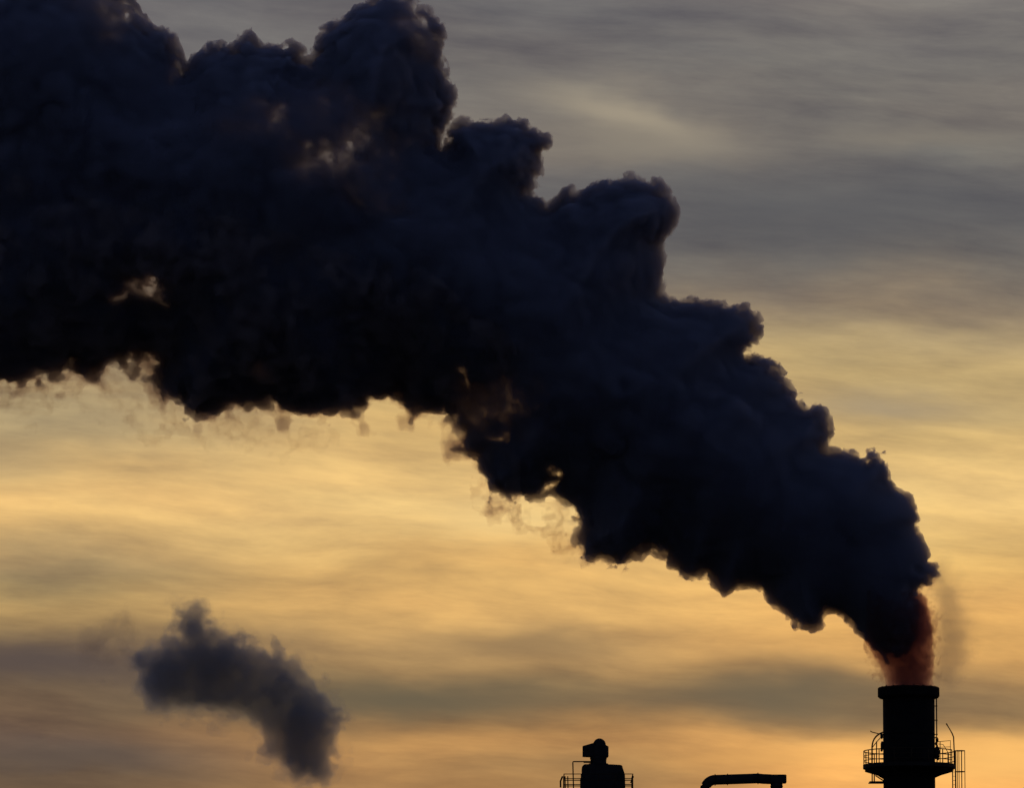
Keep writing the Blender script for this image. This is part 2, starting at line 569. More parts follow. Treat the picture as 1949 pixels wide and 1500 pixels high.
tcx = Q(1147.5, 1480).x
tower = thing('process_tower', 'dark slender tower with a domed vent hood and railings round its top', 'tower', (tcx, TY, 0))
zq = lambda py: Q(1140, py).z
zc = lambda py: Q(1140, py + 2.6).z          # the casing's near edge shows higher than its middle
hw_ = 1.25
xa, xb = Q(1107.2, 1480).x, Q(1189.5, 1480).x
poly = [(xa, 0), (xa, zc(1460)), (Q(1111.8, 1480).x, zc(1455.3)), (Q(1159, 1480).x, zc(1455.2)), (Q(1160, 1480).x, zc(1456.3)), (Q(1181, 1480).x, zc(1456.5)),
        (Q(1184.3, 1480).x, zc(1458.5)), (Q(1184.8, 1480).x, zc(1465)), (Q(1189, 1480).x, zc(1475)), (xb, zc(1492)), (xb, 0)]
bmb = prism(poly, TY - hw_, TY + hw_)
bmesh.ops.bevel(bmb, geom=list(bmb.edges), offset=0.03, segments=2, affect='EDGES')
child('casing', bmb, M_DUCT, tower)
ncx = Q(1139, 1480).x
nr = 15.2 * MPP
child('neck', lathe([(nr + 0.12, zq(1456)), (nr + 0.12, zq(1454.5)), (nr, zq(1454)), (nr, zq(1447)), (nr + 0.03, zq(1446)), (nr + 0.03, zq(1442)), (nr, zq(1441))], ncx, TY, 40), M_DUCT, tower, True)
dcx = Q(1141.6, 1480).x
dr = 12.2 * MPP
dzc = zq(1419)
prof = [(nr + 0.02, zq(1443)), (nr + 0.08, zq(1440.5)), (nr + 0.08, zq(1422)), (dr, zq(1419))]
for k in range(1, 9):
    a = math.pi / 2 * k / 8
    prof.append((max(dr * math.cos(a), 0.001), dzc + dr * 1.04 * math.sin(a)))
hood = child('vent_hood', lathe(prof, dcx - 0.02, TY, 40), M_DUCT, tower, True)
bms = prism([(Q(1108.8, 1480).x, zq(1421.7)), (Q(1108.8, 1480).x, zq(1441.2)), (Q(1128, 1480).x, zq(1442)), (Q(1132, 1480).x, zq(1441)), (Q(1132, 1480).x, zq(1415)), (Q(1129.5, 1480).x, zq(1415.8))], TY - 0.45, TY + 0.45)
bmesh.ops.bevel(bms, geom=list(bms.edges), offset=0.025, segments=1, affect='EDGES')
child('outlet', bms, M_DUCT, hood)
child('vent_pipe', tube([Q(1091.8, 1530, -0.6), Q(1091.5, 1500, -0.6), Q(1090.3, 1453, -0.6), Q(1090.6, 1451.2, -0.6), Q(1092, 1450.6, -0.6), Q(1126, 1450.6, -0.3)], 0.045, 8), M_STEEL, tower, True)
child('valve', tube([Q(1111, 1451.2, -0.42), Q(1126, 1451.4, -0.3)], 0.075, 10), M_STEEL, tower, True)
# railing round the tower head; its deck is just below the view
rz = zq(1478.5)
tdeck = rz - 1.1
px0, px1 = Q(1069, 1480).x, Q(1206, 1480).x
tp = child('platform', box(px0, px1, TY - 2.3, TY + 2.3, tdeck - 0.14, tdeck), M_STEEL, tower)
cor = [(px0 + 0.15, TY - 2.2), (px1 - 0.1, TY - 2.2), (px1 - 0.1, TY + 2.2), (px0 + 0.15, TY + 2.2)]
for dz, rr_ in ((1.1, 0.032), (0.66, 0.038), (0.25, 0.03)):
    for k in range(4):
        a_, b_ = cor[k], cor[(k + 1) % 4]
        child('handrail' if dz > 1 else 'middle_rail', tube([(a_[0], a_[1], tdeck + dz), (b_[0], b_[1], tdeck + dz)], rr_, 6), M_RAIL, tp)
for k in range(4):
    a_, b_ = cor[k], cor[(k + 1) % 4]
    n_ = 4
    for i in range(n_):
        t = i / n_
        x, y = a_[0] + (b_[0] - a_[0]) * t, a_[1] + (b_[1] - a_[1]) * t
        child('railing_post', tube([(x, y, tdeck), (x, y, rz)], 0.035, 6), M_RAIL, tp)
child('gate_stay', tube([Q(1067, 1500, -2.2), Q(1066.8, 1488, -2.2), Q(1070.8, 1478.5, -2.2)], 0.06, 6), M_RAIL, tp)
child('gate_stay', tube([Q(1200, 1491, -2.2), Q(1206, 1478.5, -2.2)], 0.04, 6), M_RAIL, tp)
for px in (1075.5, 1080.6):
    child('railing_post', tube([Q(px, 1478.5, -2.2), (Q(px, 1480).x, TY - 2.2, tdeck)], 0.04, 6), M_RAIL, tp)

# ------------------------------------------------------------------ gooseneck duct
DY = 446.0


def D(px, py):
    return at(px, py, DY)


duct = thing('gooseneck_duct', 'thick black bent pipe with flanged joints between the tower and the chimney', 'pipe', (D(1341.6, 1480).x, DY, 0))
pr = 9.4 * MPP
p_in = D(1361, 1485.3)
p_v = D(1341.7, 1505.2)
bend = [D(1361.6 - 19.9 * math.cos(R(a)), 1505.2 - 19.9 * math.sin(R(a))) for a in range(0, 91, 9)]
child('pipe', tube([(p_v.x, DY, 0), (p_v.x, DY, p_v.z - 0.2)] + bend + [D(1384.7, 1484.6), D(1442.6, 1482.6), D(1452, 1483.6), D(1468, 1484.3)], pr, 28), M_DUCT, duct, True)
for px, py, ddx, ddy in ((1361, 1485.3, 1, 0.03), (1384.7, 1484.6, 1, 0.03), (1442.6, 1482.6, 1, 0.0)):
    p = D(px, py)
    child('flange', tube([p - Vector((0.03, 0, 0)), p + Vector((0.03, 0, 0))], pr + 0.055, 28), M_STEEL, duct)
child('end_box', box(D(1465.5, 1480).x, D(1496.6, 1480).x, DY - 0.42, DY + 0.42, D(1480, 1492).z, D(1480, 1475.8).z, bevel=0.04), M_DUCT, duct)
lx = D(1478, 1480).x
child('down_leg', tube([(lx, DY, D(1478, 1491.5).z), (lx, DY, 0)], 11.2 * MPP, 28), M_DUCT, duct, True)
zf = D(1478, 1497.8).z
child('flange', tube([(lx, DY, zf - 0.04), (lx, DY, zf + 0.04)], 11.9 * MPP, 28), M_STEEL, duct)
for z in (8.0, 16.0, 24.0):
    child('flange', tube([(p_v.x, DY, z), (p_v.x, DY, z + 0.08)], pr + 0.06, 28), M_STEEL, duct)
    child('flange', tube([(lx, DY, z), (lx, DY, z + 0.08)], 11.9 * MPP, 28), M_STEEL, duct)

# ------------------------------------------------------------------ smoke
def fbm_tile(n, h, outer, beta=3.66, seed=1, soft=0.0):
    """periodic turbulent noise on an n^3 tile of cells h metres, largest eddies OUTER metres, std 1"""
    r_ = np.random.default_rng(seed)
    a = r_.standard_normal((n, n, n)).astype(np.float32)
    A = np.fft.rfftn(a)
    kx = np.fft.fftfreq(n, h)[:, None, None]
    ky = np.fft.fftfreq(n, h)[None, :, None]
    kz = np.fft.rfftfreq(n, h)[None, None, :]
    k2 = kx * kx + ky * ky + kz * kz
    k0 = 1.0 / outer
    A *= (k2 + k0 * k0) ** (-beta / 4.0)
    if soft:
        A *= np.exp(-k2 * soft * soft)
    A[0, 0, 0] = 0
    f_ = np.fft.irfftn(A, s=(n, n, n)).astype(np.float32)
    return f_ / f_.std()



def cell_tile(cells, vox, seed):
    """periodic tile of the squared distance (in cells) to the nearest of jittered points: rounded lumps with creases between"""
    r_ = np.random.default_rng(seed)
    n = cells * vox
    T = np.full((n, n, n), 9.0, np.float32)
    o_ = np.arange(-int(1.15 * vox), int(1.15 * vox) + 1)
    for i in range(cells):
        for j in range(cells):
            for k in range(cells):
                p = (np.array((i, j, k)) + r_.random(3)) * vox
                b = np.floor(p).astype(int)
                d = [((b[a] + o_ - p[a]) / vox).astype(np.float32) ** 2 for a in range(3)]
                ix = np.ix_((b[0] + o_) % n, (b[1] + o_) % n, (b[2] + o_) % n)
                T[ix] = np.minimum(T[ix], d[0][:, None, None] + d[1][None, :, None] + d[2][None, None, :])
    return np.minimum(T, 1.3)


CELLS, VOX = 9, 14
CT = cell_tile(CELLS, VOX, 3)


def lumps(Pt, cell, off, smooth=False):
    n = CELLS * VOX
    q_ = Pt * np.float32(VOX / cell) + np.float32(off)
    if not smooth:
        q_ = np.floor(q_).astype(np.int32) % n
        return CT[q_[:, 0], q_[:, 1], q_[:, 2]]
    b = np.floor(q_).astype(np.int32)
    f_ = q_ - b
    lo, hi = b % n, (b + 1) % n
    out = np.zeros(len(Pt), np.float32)
    for i in (0, 1):
        wx, ix = (f_[:, 0], hi[:, 0]) if i else (1 - f_[:, 0], lo[:, 0])
        for j in (0, 1):
            wy, iy = (f_[:, 1], hi[:, 1]) if j else (1 - f_[:, 1], lo[:, 1])
            for k in (0, 1):
                wz, iz = (f_[:, 2], hi[:, 2]) if k else (1 - f_[:, 2], lo[:, 2])
                out += wx * wy * wz * CT[ix, iy, iz]
    return out


TILE_H = 0.15
TILE = fbm_tile(160, TILE_H, 5.0, 3.66, 5)
TILE_V = fbm_tile(160, TILE_H, 5.0, 3.66, 5, 1.3)
TILE_S = fbm_tile(160, TILE_H, 5.0, 3.66, 5, 0.55)      # the same without the finest eddies


def tiled(axes, off, order, scale=1.0, tile=None):
    t = (TILE if tile is None else tile).transpose(order)
    n = t.shape[0]
    ii = [np.floor(a / (TILE_H * scale) + o_).astype(np.int64) % n for a, o_ in zip(axes, off)]
    return t[ii[0]][:, ii[1]][:, :, ii[2]]


def seg_dist(X, Z, pts):
    """distance of grid points to a polyline"""
    best = np.full(X.shape, 1e9, np.float32)
    for (ax, az), (bx, bz) in zip(pts[:-1], pts[1:]):
        vx, vz = bx - ax, bz - az
        L = vx * vx + vz * vz + 1e-9
        t = np.clip(((X - ax) * vx + (Z - az) * vz) / L, 0, 1)
        d = (X - ax - t * vx) ** 2 + (Z - az - t * vz) ** 2
        np.minimum(best, d, out=best)
    return np.sqrt(best)


def inside(X, Z, pts):
    c_ = np.zeros(X.shape, bool)
    n = len(pts)
    for i in range(n):
        ax, az = pts[i]
        bx, bz = pts[(i + 1) % n]
        if az == bz:
            continue
        cond = ((az > Z) != (bz > Z)) & (X < (bx - ax) * (Z - az) / (bz - az) + ax)
        c_ ^= cond
    return c_


def surface_net(F, iso, ax_):
    """closed mesh of the level F = iso (F falls below iso at the grid's faces)"""
    F = F.copy()
    F[0] = F[-1] = iso - 1
    F[:, 0] = F[:, -1] = iso - 1
    F[:, :, 0] = F[:, :, -1] = iso - 1
    V = F - iso
    B = V > 0
    nx, ny, nz = F.shape
    cnt = np.zeros((nx - 1, ny - 1, nz - 1), np.uint8)
    for i in (0, 1):
        for j in (0, 1):
            for k in (0, 1):
                cnt += B[i:nx - 1 + i, j:ny - 1 + j, k:nz - 1 + k]
    act = (cnt > 0) & (cnt < 8)
    ids = np.full(act.shape, -1, np.int32)
    ai, aj, ak = np.nonzero(act)
    nv = len(ai)
    ids[ai, aj, ak] = np.arange(nv, dtype=np.int32)
    pos = np.zeros((nv, 3), np.float32)
    num = np.zeros(nv, np.float32)
    corners = [(i, j, k) for i in (0, 1) for j in (0, 1) for k in (0, 1)]
    val = {cc: V[ai + cc[0], aj + cc[1], ak + cc[2]] for cc in corners}
    for a in corners:
        for ax in range(3):
            if a[ax]:
                continue
            b = list(a)
            b[ax] = 1
            b = tuple(b)
            va, vb = val[a], val[b]
            cross = (va > 0) != (vb > 0)
            t = np.where(cross, va / np.where(va == vb, 1, va - vb), 0)
            for dim in range(3):
                pos[:, dim] += np.where(cross, a[dim] + (t if dim == ax else 0), 0)
            num += cross
    pos /= num[:, None]
    for dim, (ii, g_) in enumerate(zip((ai, aj, ak), ax_)):
        pos[:, dim] = g_[ii] + pos[:, dim] * (g_[ii + 1] - g_[ii])
    quads = []
    for ax in range(3):
        sl0 = [slice(None)] * 3
        sl1 = [slice(None)] * 3
        sl0[ax] = slice(0, -1)
        sl1[ax] = slice(1, None)
        b0, b1 = B[tuple(sl0)], B[tuple(sl1)]
        e = np.nonzero(b0 != b1)
        u, w = [d for d in range(3) if d != ax]
        e = list(e)
        ok = (e[u] > 0) & (e[w] > 0) & (e[u] < F.shape[u] - 1) & (e[w] < F.shape[w] - 1)
        e = [q_[ok] for q_ in e]
        sgn = b0[tuple(e)]

        def cid(du, dw):
            idx = [q_ for q_ in e]
            idx[u] = e[u] - du
            idx[w] = e[w] - dw
            return ids[tuple(idx)]
        qd = np.stack([cid(1, 1), cid(0, 1), cid(0, 0), cid(1, 0)], 1)
        flip = sgn if ax != 1 else ~sgn
        qd = np.where(flip[:, None], qd, qd[:, ::-1])
        quads.append(qd)
    return pos, np.concatenate(quads)


def drop_islands(pos, quads, least):
    """remove loose crumbs of fewer than LEAST faces"""
    lab = np.arange(len(pos), dtype=np.int32)
    for _ in range(300):
        m = lab[quads].min(1)
        old = lab.copy()
        for k in range(4):
            np.minimum.at(lab, quads[:, k], m)
        lab = lab[lab]
        lab = lab[lab]
        if np.array_equal(old, lab):
            break
    qc = np.bincount(lab[quads[:, 0]], minlength=len(pos))
    quads = quads[qc[lab[quads[:, 0]]] >= least]
    used = np.zeros(len(pos), bool)
    used[quads.ravel()] = True
    new = np.cumsum(used) - 1
    return pos[used], new[quads].astype(np.int32)


def mesh_object(name, pos, quads, mat, parent=None, origin=(0, 0, 0)):
    me = bpy.data.meshes.new(name)
    me.vertices.add(len(pos))
    me.vertices.foreach_set('co', (pos - np.asarray(origin, np.float32)).astype(np.float32).ravel())
    me.loops.add(len(quads) * 4)
    me.loops.foreach_set('vertex_index', quads.astype(np.int32).ravel())
    me.polygons.add(len(quads))
    me.polygons.foreach_set('loop_start', np.arange(0, len(quads) * 4, 4, dtype=np.int32))
    me.polygons.foreach_set('loop_total', np.full(len(quads), 4, np.int32))
    me.polygons.foreach_set('use_smooth', np.ones(len(quads), bool))
    me.update(calc_edges=True)
    me.materials.append(mat)
    o = bpy.data.objects.new(name, me)
    COL.objects.link(o)
    if parent is None:
        o.location = CAM + RT * origin[0] + FW * (D0 + origin[1]) + UP * origin[2]
        o.rotation_euler = (PITCH, 0, 0)
    else:
        o.parent = parent
    return o


def smoke_mat(name, density, col=(0.30, 0.34, 0.46), absorb=(0.22, 0.07, 0.0), g_=0.35, film=0.0):
    m = bpy.data.materials.new(name)
    m.use_nodes = True
    nt = m.node_tree
    nt.nodes.clear()
    q_ = G(nt)
    out = q_.n('ShaderNodeOutputMaterial')
    v = q_.n('ShaderNodeVolumePrincipled')
    v.inputs['Color'].default_value = (*col, 1)
    v.inputs['Absorption Color'].default_value = (*absorb, 1)
    v.inputs['Density'].default_value = density
    v.inputs['Anisotropy'].default_value = g_
    nt.links.new(v.outputs[0], out.inputs['Volume'])
    if film > 0:                                   # the first veil of soot particles at the edge of the smoke
        tr = q_.n('ShaderNodeBsdfTransparent')
        df = q_.n('ShaderNodeBsdfDiffuse')
        df.inputs[0].default_value = (*col, 1)
        mx = q_.n('ShaderNodeMixShader')
        mx.inputs[0].default_value = film
        nt.links.new(tr.outputs[0], mx.inputs[1])
        nt.links.new(df.outputs[0], mx.inputs[2])
        nt.links.new(mx.outputs[0], out.inputs['Surface'])
    return m


# the smoke leans a little towards the viewer: its own frame has x across, y away and z up, turned by the same few degrees
D0 = (at(1730, 1309.5) - CAM).dot(FW)


class Pt2:
    def __init__(s, x, z):
        s.x, s.z = x, z


def loc(px, py):
    return Pt2((px - W / 2) / FPX * D0, -(py - H / 2) / FPX * D0)


def xz(pts):
    return [(loc(*p).x, loc(*p).z) for p in pts]


TOP = [(1772, 1312), (1773, 1300), (1778, 1270), (1776, 1240), (1778, 1200), (1772, 1170), (1764, 1140), (1758, 1122), (1775, 1112), (1787, 1092), (1778, 1080),
       (1766, 1072), (1764, 1050), (1757, 1030), (1746, 1015), (1742, 1000), (1750, 985), (1745, 970), (1735, 950), (1722, 938), (1700, 925),
       (1690, 910), (1690, 890), (1680, 868), (1665, 860), (1652, 862), (1650, 873), (1630, 868), (1610, 858), (1590, 853), (1575, 850),
       (1585, 828), (1578, 810), (1572, 790), (1560, 772), (1548, 770), (1538, 778), (1525, 765), (1515, 745), (1500, 735), (1488, 715),
       (1470, 700), (1465, 685), (1445, 680), (1425, 672), (1438, 650), (1440, 620), (1432, 600), (1415, 588), (1395, 583), (1370, 580),
       (1340, 575), (1310, 570), (1280, 567), (1255, 560), (1262, 520), (1260, 490), (1255, 470), (1275, 445), (1288, 420), (1290, 395),
       (1280, 375), (1260, 358), (1240, 345), (1215, 340), (1180, 345), (1150, 350), (1125, 352), (1105, 365), (1075, 362), (1055, 380),
       (1040, 395), (1028, 380), (1010, 365), (1025, 348), (1035, 320), (1030, 290), (1048, 272), (1040, 258), (1020, 250), (1003, 250),
       (1000, 235), (965, 222), (940, 232), (910, 228), (880, 226), (855, 240), (845, 272), (850, 235), (868, 205), (860, 180), (852, 160),
       (845, 130), (835, 100), (840, 70), (835, 40), (815, 20), (780, 5), (740, -5), (700, 0), (670, 8), (655, 25), (640, 45), (615, 60),
       (605, 90), (590, 120), (580, 115), (572, 95), (555, 85), (530, 90), (490, 85), (470, 60), (460, 80), (445, 95), (420, 85), (395, 92),
       (370, 110), (355, 130), (345, 110), (330, 70), (300, 50), (260, 10), (220, -30), (150, -60), (60, -80), (-100, -100), (-190, -60)]
BOT = [(-190, 700), (-120, 725), (0, 730), (40, 735), (70, 728), (100, 725), (140, 705), (170, 712), (200, 705), (240, 695), (270, 685), (300, 690),
       (297, 720), (310, 745), (330, 765), (345, 790), (370, 800), (400, 795), (440, 782), (490, 780), (520, 780), (560, 790), (600, 795),
       (640, 800), (670, 808), (685, 815), (690, 790), (710, 770), (740, 762), (757, 755), (765, 775), (785, 785), (815, 780), (840, 790),
       (865, 800), (880, 830), (885, 855), (905, 870), (910, 900), (915, 925), (935, 945), (965, 955), (1000, 955), (1030, 955), (1050, 940),
       (1070, 955), (1090, 965), (1105, 1000), (1100, 1030), (1110, 1060), (1140, 1062), (1160, 1072), (1190, 1075), (1215, 1060),
       (1240, 1048), (1265, 1060), (1285, 1085), (1310, 1105), (1345, 1095), (1365, 1120), (1380, 1135), (1405, 1120), (1435, 1118),
       (1455, 1125), (1465, 1145), (1490, 1165), (1515, 1190), (1545, 1197), (1565, 1190), (1572, 1165), (1590, 1168), (1615, 1185),
       (1640, 1215), (1660, 1240), (1680, 1275), (1686, 1300), (1687, 1312)]
# thin spots: px, py, half width, half height, tilt, thickness left (m), how fast it thickens outwards
HOLES = [(295, 557, 42, 19, 16, 0.57, 1.4), (250, 575, 24, 16, 20, 0.68, 1.5), (606, 312, 30, 26, -10, 1.05, 0.45), (668, 335, 50, 22, -25, 1.35, 0.45), (712, 382, 34, 18, -20, 1.35, 0.5),
         (515, 240, 60, 26, 15, 2.12, 0.5), (650, 262, 80, 44, 0, 2.21, 0.4), (900, 722, 14, 22, 20, 0.39, 1.2), (952, 842, 24, 9, -8, 0.77, 1.0), (850, 262, 9, 30, 0, -0.1, 2.0),
         (1056, 918, 18, 13, 30, 0.23, 1.4), (1012, 360, 22, 10, 0, 0.68, 1.5), (505, 708, 24, 18, 0, 1.83, 0.6), (940, 775, 50, 40, 0, 1.68, 0.5),
         (230, 15, 60, 40, -25, 1.53, 0.5), (808, 60, 30, 46, 30, 0.96, 0.8), (338, 150, 12, 22, 0, 1.16, 1.0)]


def org_of(px, py):
    p = loc(px, py)
    return (p.x, 0.0, p.z)


def pixel_of(X, Z):
    return W / 2 + X / D0 * FPX, H / 2 - Z / D0 * FPX


def smoke_field(top, bot, h, yh, rmin, rmax, pivot=None, lump=1.0, torn=1.0, close=False, seed=(0, 0), holes=(), tear_left=None):
    top, bot = xz(top), xz(bot)
    poly_ = top + bot
    xs_ = [p[0] for p in poly_]
    zs_ = [p[1] for p in poly_]
    x0, x1_ = min(xs_) - 1.6, max(xs_) + 1.6
    z0, z1 = min(zs_) - (0.25 if pivot else 1.4), max(zs_) + 1.6
    xg = np.arange(x0, x1_, h).astype(np.float32)
    zg = np.arange(z0, z1, h).astype(np.float32)
    ys = [0.0]                                      # finest where the outline lies, coarser towards front and back
    while ys[-1] < yh:
        ys.append(ys[-1] + h * (1 + 2.6 * (ys[-1] / yh) ** 1.1))
    yb = [0.0]
    while yb[-1] < yh:
        yb.append(yb[-1] + h * (1 + 8.0 * (yb[-1] / yh)))
    yg = np.array([-v for v in ys[:0:-1]] + yb, np.float32)
    X, Z = np.meshgrid(xg, zg, indexing='ij')
    dt, db = seg_dist(X, Z, top), seg_dist(X, Z, bot)
    d = np.minimum(dt, db)
    d = np.minimum(d, seg_dist(X, Z, [top[-1], bot[0]]))
    if not pivot:
        d = np.minimum(d, seg_dist(X, Z, [bot[-1], top[0]]))
    ins = inside(X, Z, poly_)
    sd = np.where(ins, d, -d)
    wb = (1.0 / (1.0 + np.exp(-(dt - db) / 1.2))).astype(np.float32)
    if pivot:                                       # local half-width along the bent column
        pv = loc(*pivot)
        ang = np.arctan2(Z - pv.z, X - pv.x)
        nb = 90
        bins = np.clip(((ang + 0.2) / (math.pi + 0.4) * nb).astype(int), 0, nb - 1)
        mx = np.zeros(nb)
        np.maximum.at(mx, bins.ravel(), np.where(ins, d, 0).ravel())
        k_ = np.exp(-np.arange(-8, 9) ** 2 / 18.0)
        mxs = np.convolve(np.pad(mx, 8, 'edge'), k_ / k_.sum(), 'valid')
        fb = (ang + 0.2) / (math.pi + 0.4) * nb - 0.5
        Rm = np.interp(fb, np.arange(nb), np.clip(mxs * 0.9, rmin, rmax)).astype(np.float32)
    else:
        Rm = np.full(X.shape, rmax, np.float32)
    a = np.clip(1 - sd / Rm, 0, None).astype(np.float32)
    Yc = yg[None, :, None]
    R3 = Rm[:, None, :]
    pw = (1.4 + 0.5 * np.clip((5.5 - Rm) / 2.5, 0, 1)).astype(np.float32)      # a fairly sharp flank where the plume is wide: few heads overlap along the outline
    p3 = pw[:, None, :]
    F = R3 * (1 - ((a ** pw)[:, None, :] + (np.abs(Yc) / R3) ** p3) ** (1 / p3))
    axes = (xg, yg, zg)
    n1 = tiled(axes, (seed[0], 0, seed[1]), (0, 1, 2))
    n2 = tiled(axes, (37 + seed[1], 91, 55 + seed[0]), (2, 0, 1))
    s1 = tiled(axes, (seed[0], 0, seed[1]), (0, 1, 2), 1.0, TILE_S)
    s2 = tiled(axes, (37 + seed[1], 91, 55 + seed[0]), (2, 0, 1), 1.0, TILE_S)
    slow = tiled(axes, (70, 20, 110), (1, 0, 2), 3.0, TILE_S)
    amp = np.clip(Rm / 7.0, 0.25, 1.0)
    bi = np.nonzero((F > -1.8) & (F < 3.0))
    b2 = (bi[0], bi[2])
    A_ = amp[b2]
    wB = wb[b2]
    rel = np.clip(np.abs(yg[bi[1]]) / Rm[b2], 0, 1)
    big = (rel * rel * (3 - 2 * rel)).astype(np.float32)
    r6 = np.clip(rel / 0.42, 0, 1)
    front = (r6 * r6 * (3 - 2 * r6)).astype(np.float32)
    m1, m2 = n1[bi], n2[bi]
    Pt = np.stack([xg[bi[0]] + 0.30 * m1 * A_, yg[bi[1]] + 0.30 * m2 * A_, zg[bi[2]] + 0.20 * (m1 - m2) * A_], 1)
    c1, c2 = s1[bi], s2[bi]
    v1 = tiled(axes, (seed[0], 0, seed[1]), (0, 1, 2), 1.0, TILE_V)[bi]
    v2 = tiled(axes, (37 + seed[1], 91, 55 + seed[0]), (2, 0, 1), 1.0, TILE_V)[bi]
    Ps = np.stack([xg[bi[0]] + 0.5 * v1 * A_, yg[bi[1]] + 0.5 * v2 * A_, zg[bi[2]] + 0.35 * (v1 - v2) * A_], 1)
    bump = big * A_ * 1.35 * (0.42 - lumps(Ps, 4.6, 5, True))
    bump *= 1.0
    bump += (0.52 - 0.44 * big) * A_ * 1.1 * (0.40 - lumps(Ps, 2.2, 31, True))
    vary = np.clip(0.95 + 0.35 * slow[bi], 0.5, 1.5)          # firm heads here, smoother parts there
    side = (1 - 0.98 * front) * vary
    nearer = np.clip((Rm[b2] - 3.2) / 2.5, 0.15, 1)           # finer heads near the mouth, larger ones downwind
    kn = np.clip(Rm[b2] / 2.8, 0.4, 1.0)
    small = kn * (0.6 + 0.4 * A_) * side * (2.1 * nearer * (0.36 - lumps(Pt, 1.3, 77)) + 1.75 * (1 - nearer) * (0.36 - lumps(Pt, 0.85, 12)))
    small += kn * (0.75 + 0.25 * A_) * 0.75 * side * (0.36 - lumps(Pt, 0.5, 50))
    bump += np.clip(small, -0.42, 0.46)
    if tear_left:                                   # ragged towards the left, firm near the chimney
        wB = wB * (0.15 + 0.85 / (1 + np.exp(-(tear_left - pixel_of(X, Z)[0][b2]) / 90)))
    tear = wB * (A_ * (0.42 * c1 - 0.10) + 0.14 * A_ * c2 + 0.05 * m2)
    F[bi] += lump * bump * (1 - 0.45 * wB) + (1 - 0.98 * front) * torn * tear + side * 0.055 * m2 * (0.4 + 0.6 * A_)
    thick = np.full(X.shape, 60.0, np.float32)       # how thick the smoke is left, counted from its near side
    ny2 = int(np.argmin(np.abs(yg)))
    u1, u2 = s1[:, ny2, :], s2[:, ny2, :]
    for (px, py, rx, ry, tl, left, rise) in holes:
        p = loc(px, py)
        ca, sa = math.cos(R(tl)), math.sin(R(tl))
        ux = (X - p.x) * ca + (Z - p.z) * sa + 0.45 * u1
        uz = -(X - p.x) * sa + (Z - p.z) * ca + 0.35 * u2
        r2 = (ux / (rx * MPP)) ** 2 + (uz / (ry * MPP)) ** 2
        thick = np.minimum(thick, left + rise * r2 + (0.30 * u2 + 0.45 * n1[:, ny2, :]) * min(1.0, 0.4 + abs(left)))
    near = -Rm * np.clip(1 - a ** pw, 0, 1) ** (1 / pw)
    gate = (near + thick)[:, None, :] - Yc            # positive in front of the hollow
    ax_out = (xg, yg, zg)
    return dict(F=F, n1=n1, n2=n2, ax=ax_out, R=Rm, wb=wb, X=X, Z=Z, gate=gate, s1=s1, s2=s2)


def smooth_core(F, ax_, n=2):
    """every second sample of a field: the core needs less detail"""
    return F[::n, ::n, ::n], tuple(a[::n] for a in ax_)


# ---- the great plume
ps = smoke_field(TOP, BOT, 0.135, 10.5, 1.7, 8.5, pivot=(700, 1700), holes=HOLES, tear_left=960)
F, n1, n2, ax_, Rm, wb, X, Z = (ps[k] for k in ('F', 'n1', 'n2', 'ax', 'R', 'wb', 'X', 'Z'))
pxg, pyg = pixel_of(X, Z)
sig = lambda v: 1.0 / (1.0 + np.exp(-np.clip(v, -30, 30)))
ym = int(np.argmin(np.abs(ax_[1])))
pxw, pyw = pxg + 13 * n1[:, ym, :] + 8 * n2[:, ym, :], pyg + 13 * n2[:, ym, :] - 8 * n1[:, ym, :]
stem = np.maximum(sig((pxw - (1716 + (1310 - pyg) * 0.13)) / 10) * sig((pyw - 1130) / 12), sig((pyw - 1284) / 12)).astype(np.float32)
base_pt = org_of(1730, 1309.5)
M_FR = smoke_mat('thin edge of the smoke', 0.45, col=(0.50, 0.53, 0.62), absorb=(0.16, 0.05, 0.01))
M_MID = smoke_mat('smoke', 2.1, col=(0.49, 0.55, 0.73), absorb=(0.03, 0.01, 0.0))
M_HOT = smoke_mat('hot brown fume', 0.82, col=(0.20, 0.11, 0.12), absorb=(0.36, 0.085, 0.075))
M_CORE = bpy.data.materials.new('dense smoke')
M_CORE.use_nodes = True
cb = M_CORE.node_tree.nodes['Principled BSDF']
qq = G(M_CORE.node_tree)
tcn = qq.n('ShaderNodeTexCoord')
nz_ = qq.noise(tcn.outputs['Object'], 0.25, 5.0, 0.55)
M_CORE.node_tree.links.new(qq.mix(qq.ramp01(nz_, 0.35, 0.65), (0.16, 0.185, 0.29, 1), (0.21, 0.24, 0.35, 1)), cb.inputs['Base Color'])
cb.inputs['Roughness'].default_value = 1.0
cb.inputs['Specular IOR Level'].default_value = 0.0

core = F - (1.35 * np.clip(Rm / 6, 0.40, 1) + 3.0 * stem)[:, None, :]
core = np.minimum(core, ps['gate'] - 2.6)
cf, cax = smooth_core(core, ax_)
pos, qd = drop_islands(*surface_net(cf, 0.0, cax), 300)
print('core', len(qd))
plume = mesh_object('smoke_plume', pos, qd, M_CORE, None, base_pt)
plume['label'] = 'huge dark billowing smoke plume rising from the chimney mouth and drifting across the sky'
plume['category'] = 'smoke'
mid = F - (0.05 + 2.4 * stem)[:, None, :]
mid = np.minimum(mid, ps['gate'])
pos, qd = drop_islands(*surface_net(mid, 0.0, ax_), 3000)
print('mid', len(qd))
mesh_object('billows', pos, qd, M_MID, plume, base_pt)
wl = (wb * (0.06 + 0.94 * sig((960 - pxg) / 90)))[:, None, :]
turb = np.clip(Rm / 8, 0.2, 1)[:, None, :] * (ps['s2'] * 0.5 + ps['s1'] * 0.35)
wisp = F - 0.08 + 0.16 * wl + (0.05 + 0.75 * wl) * turb
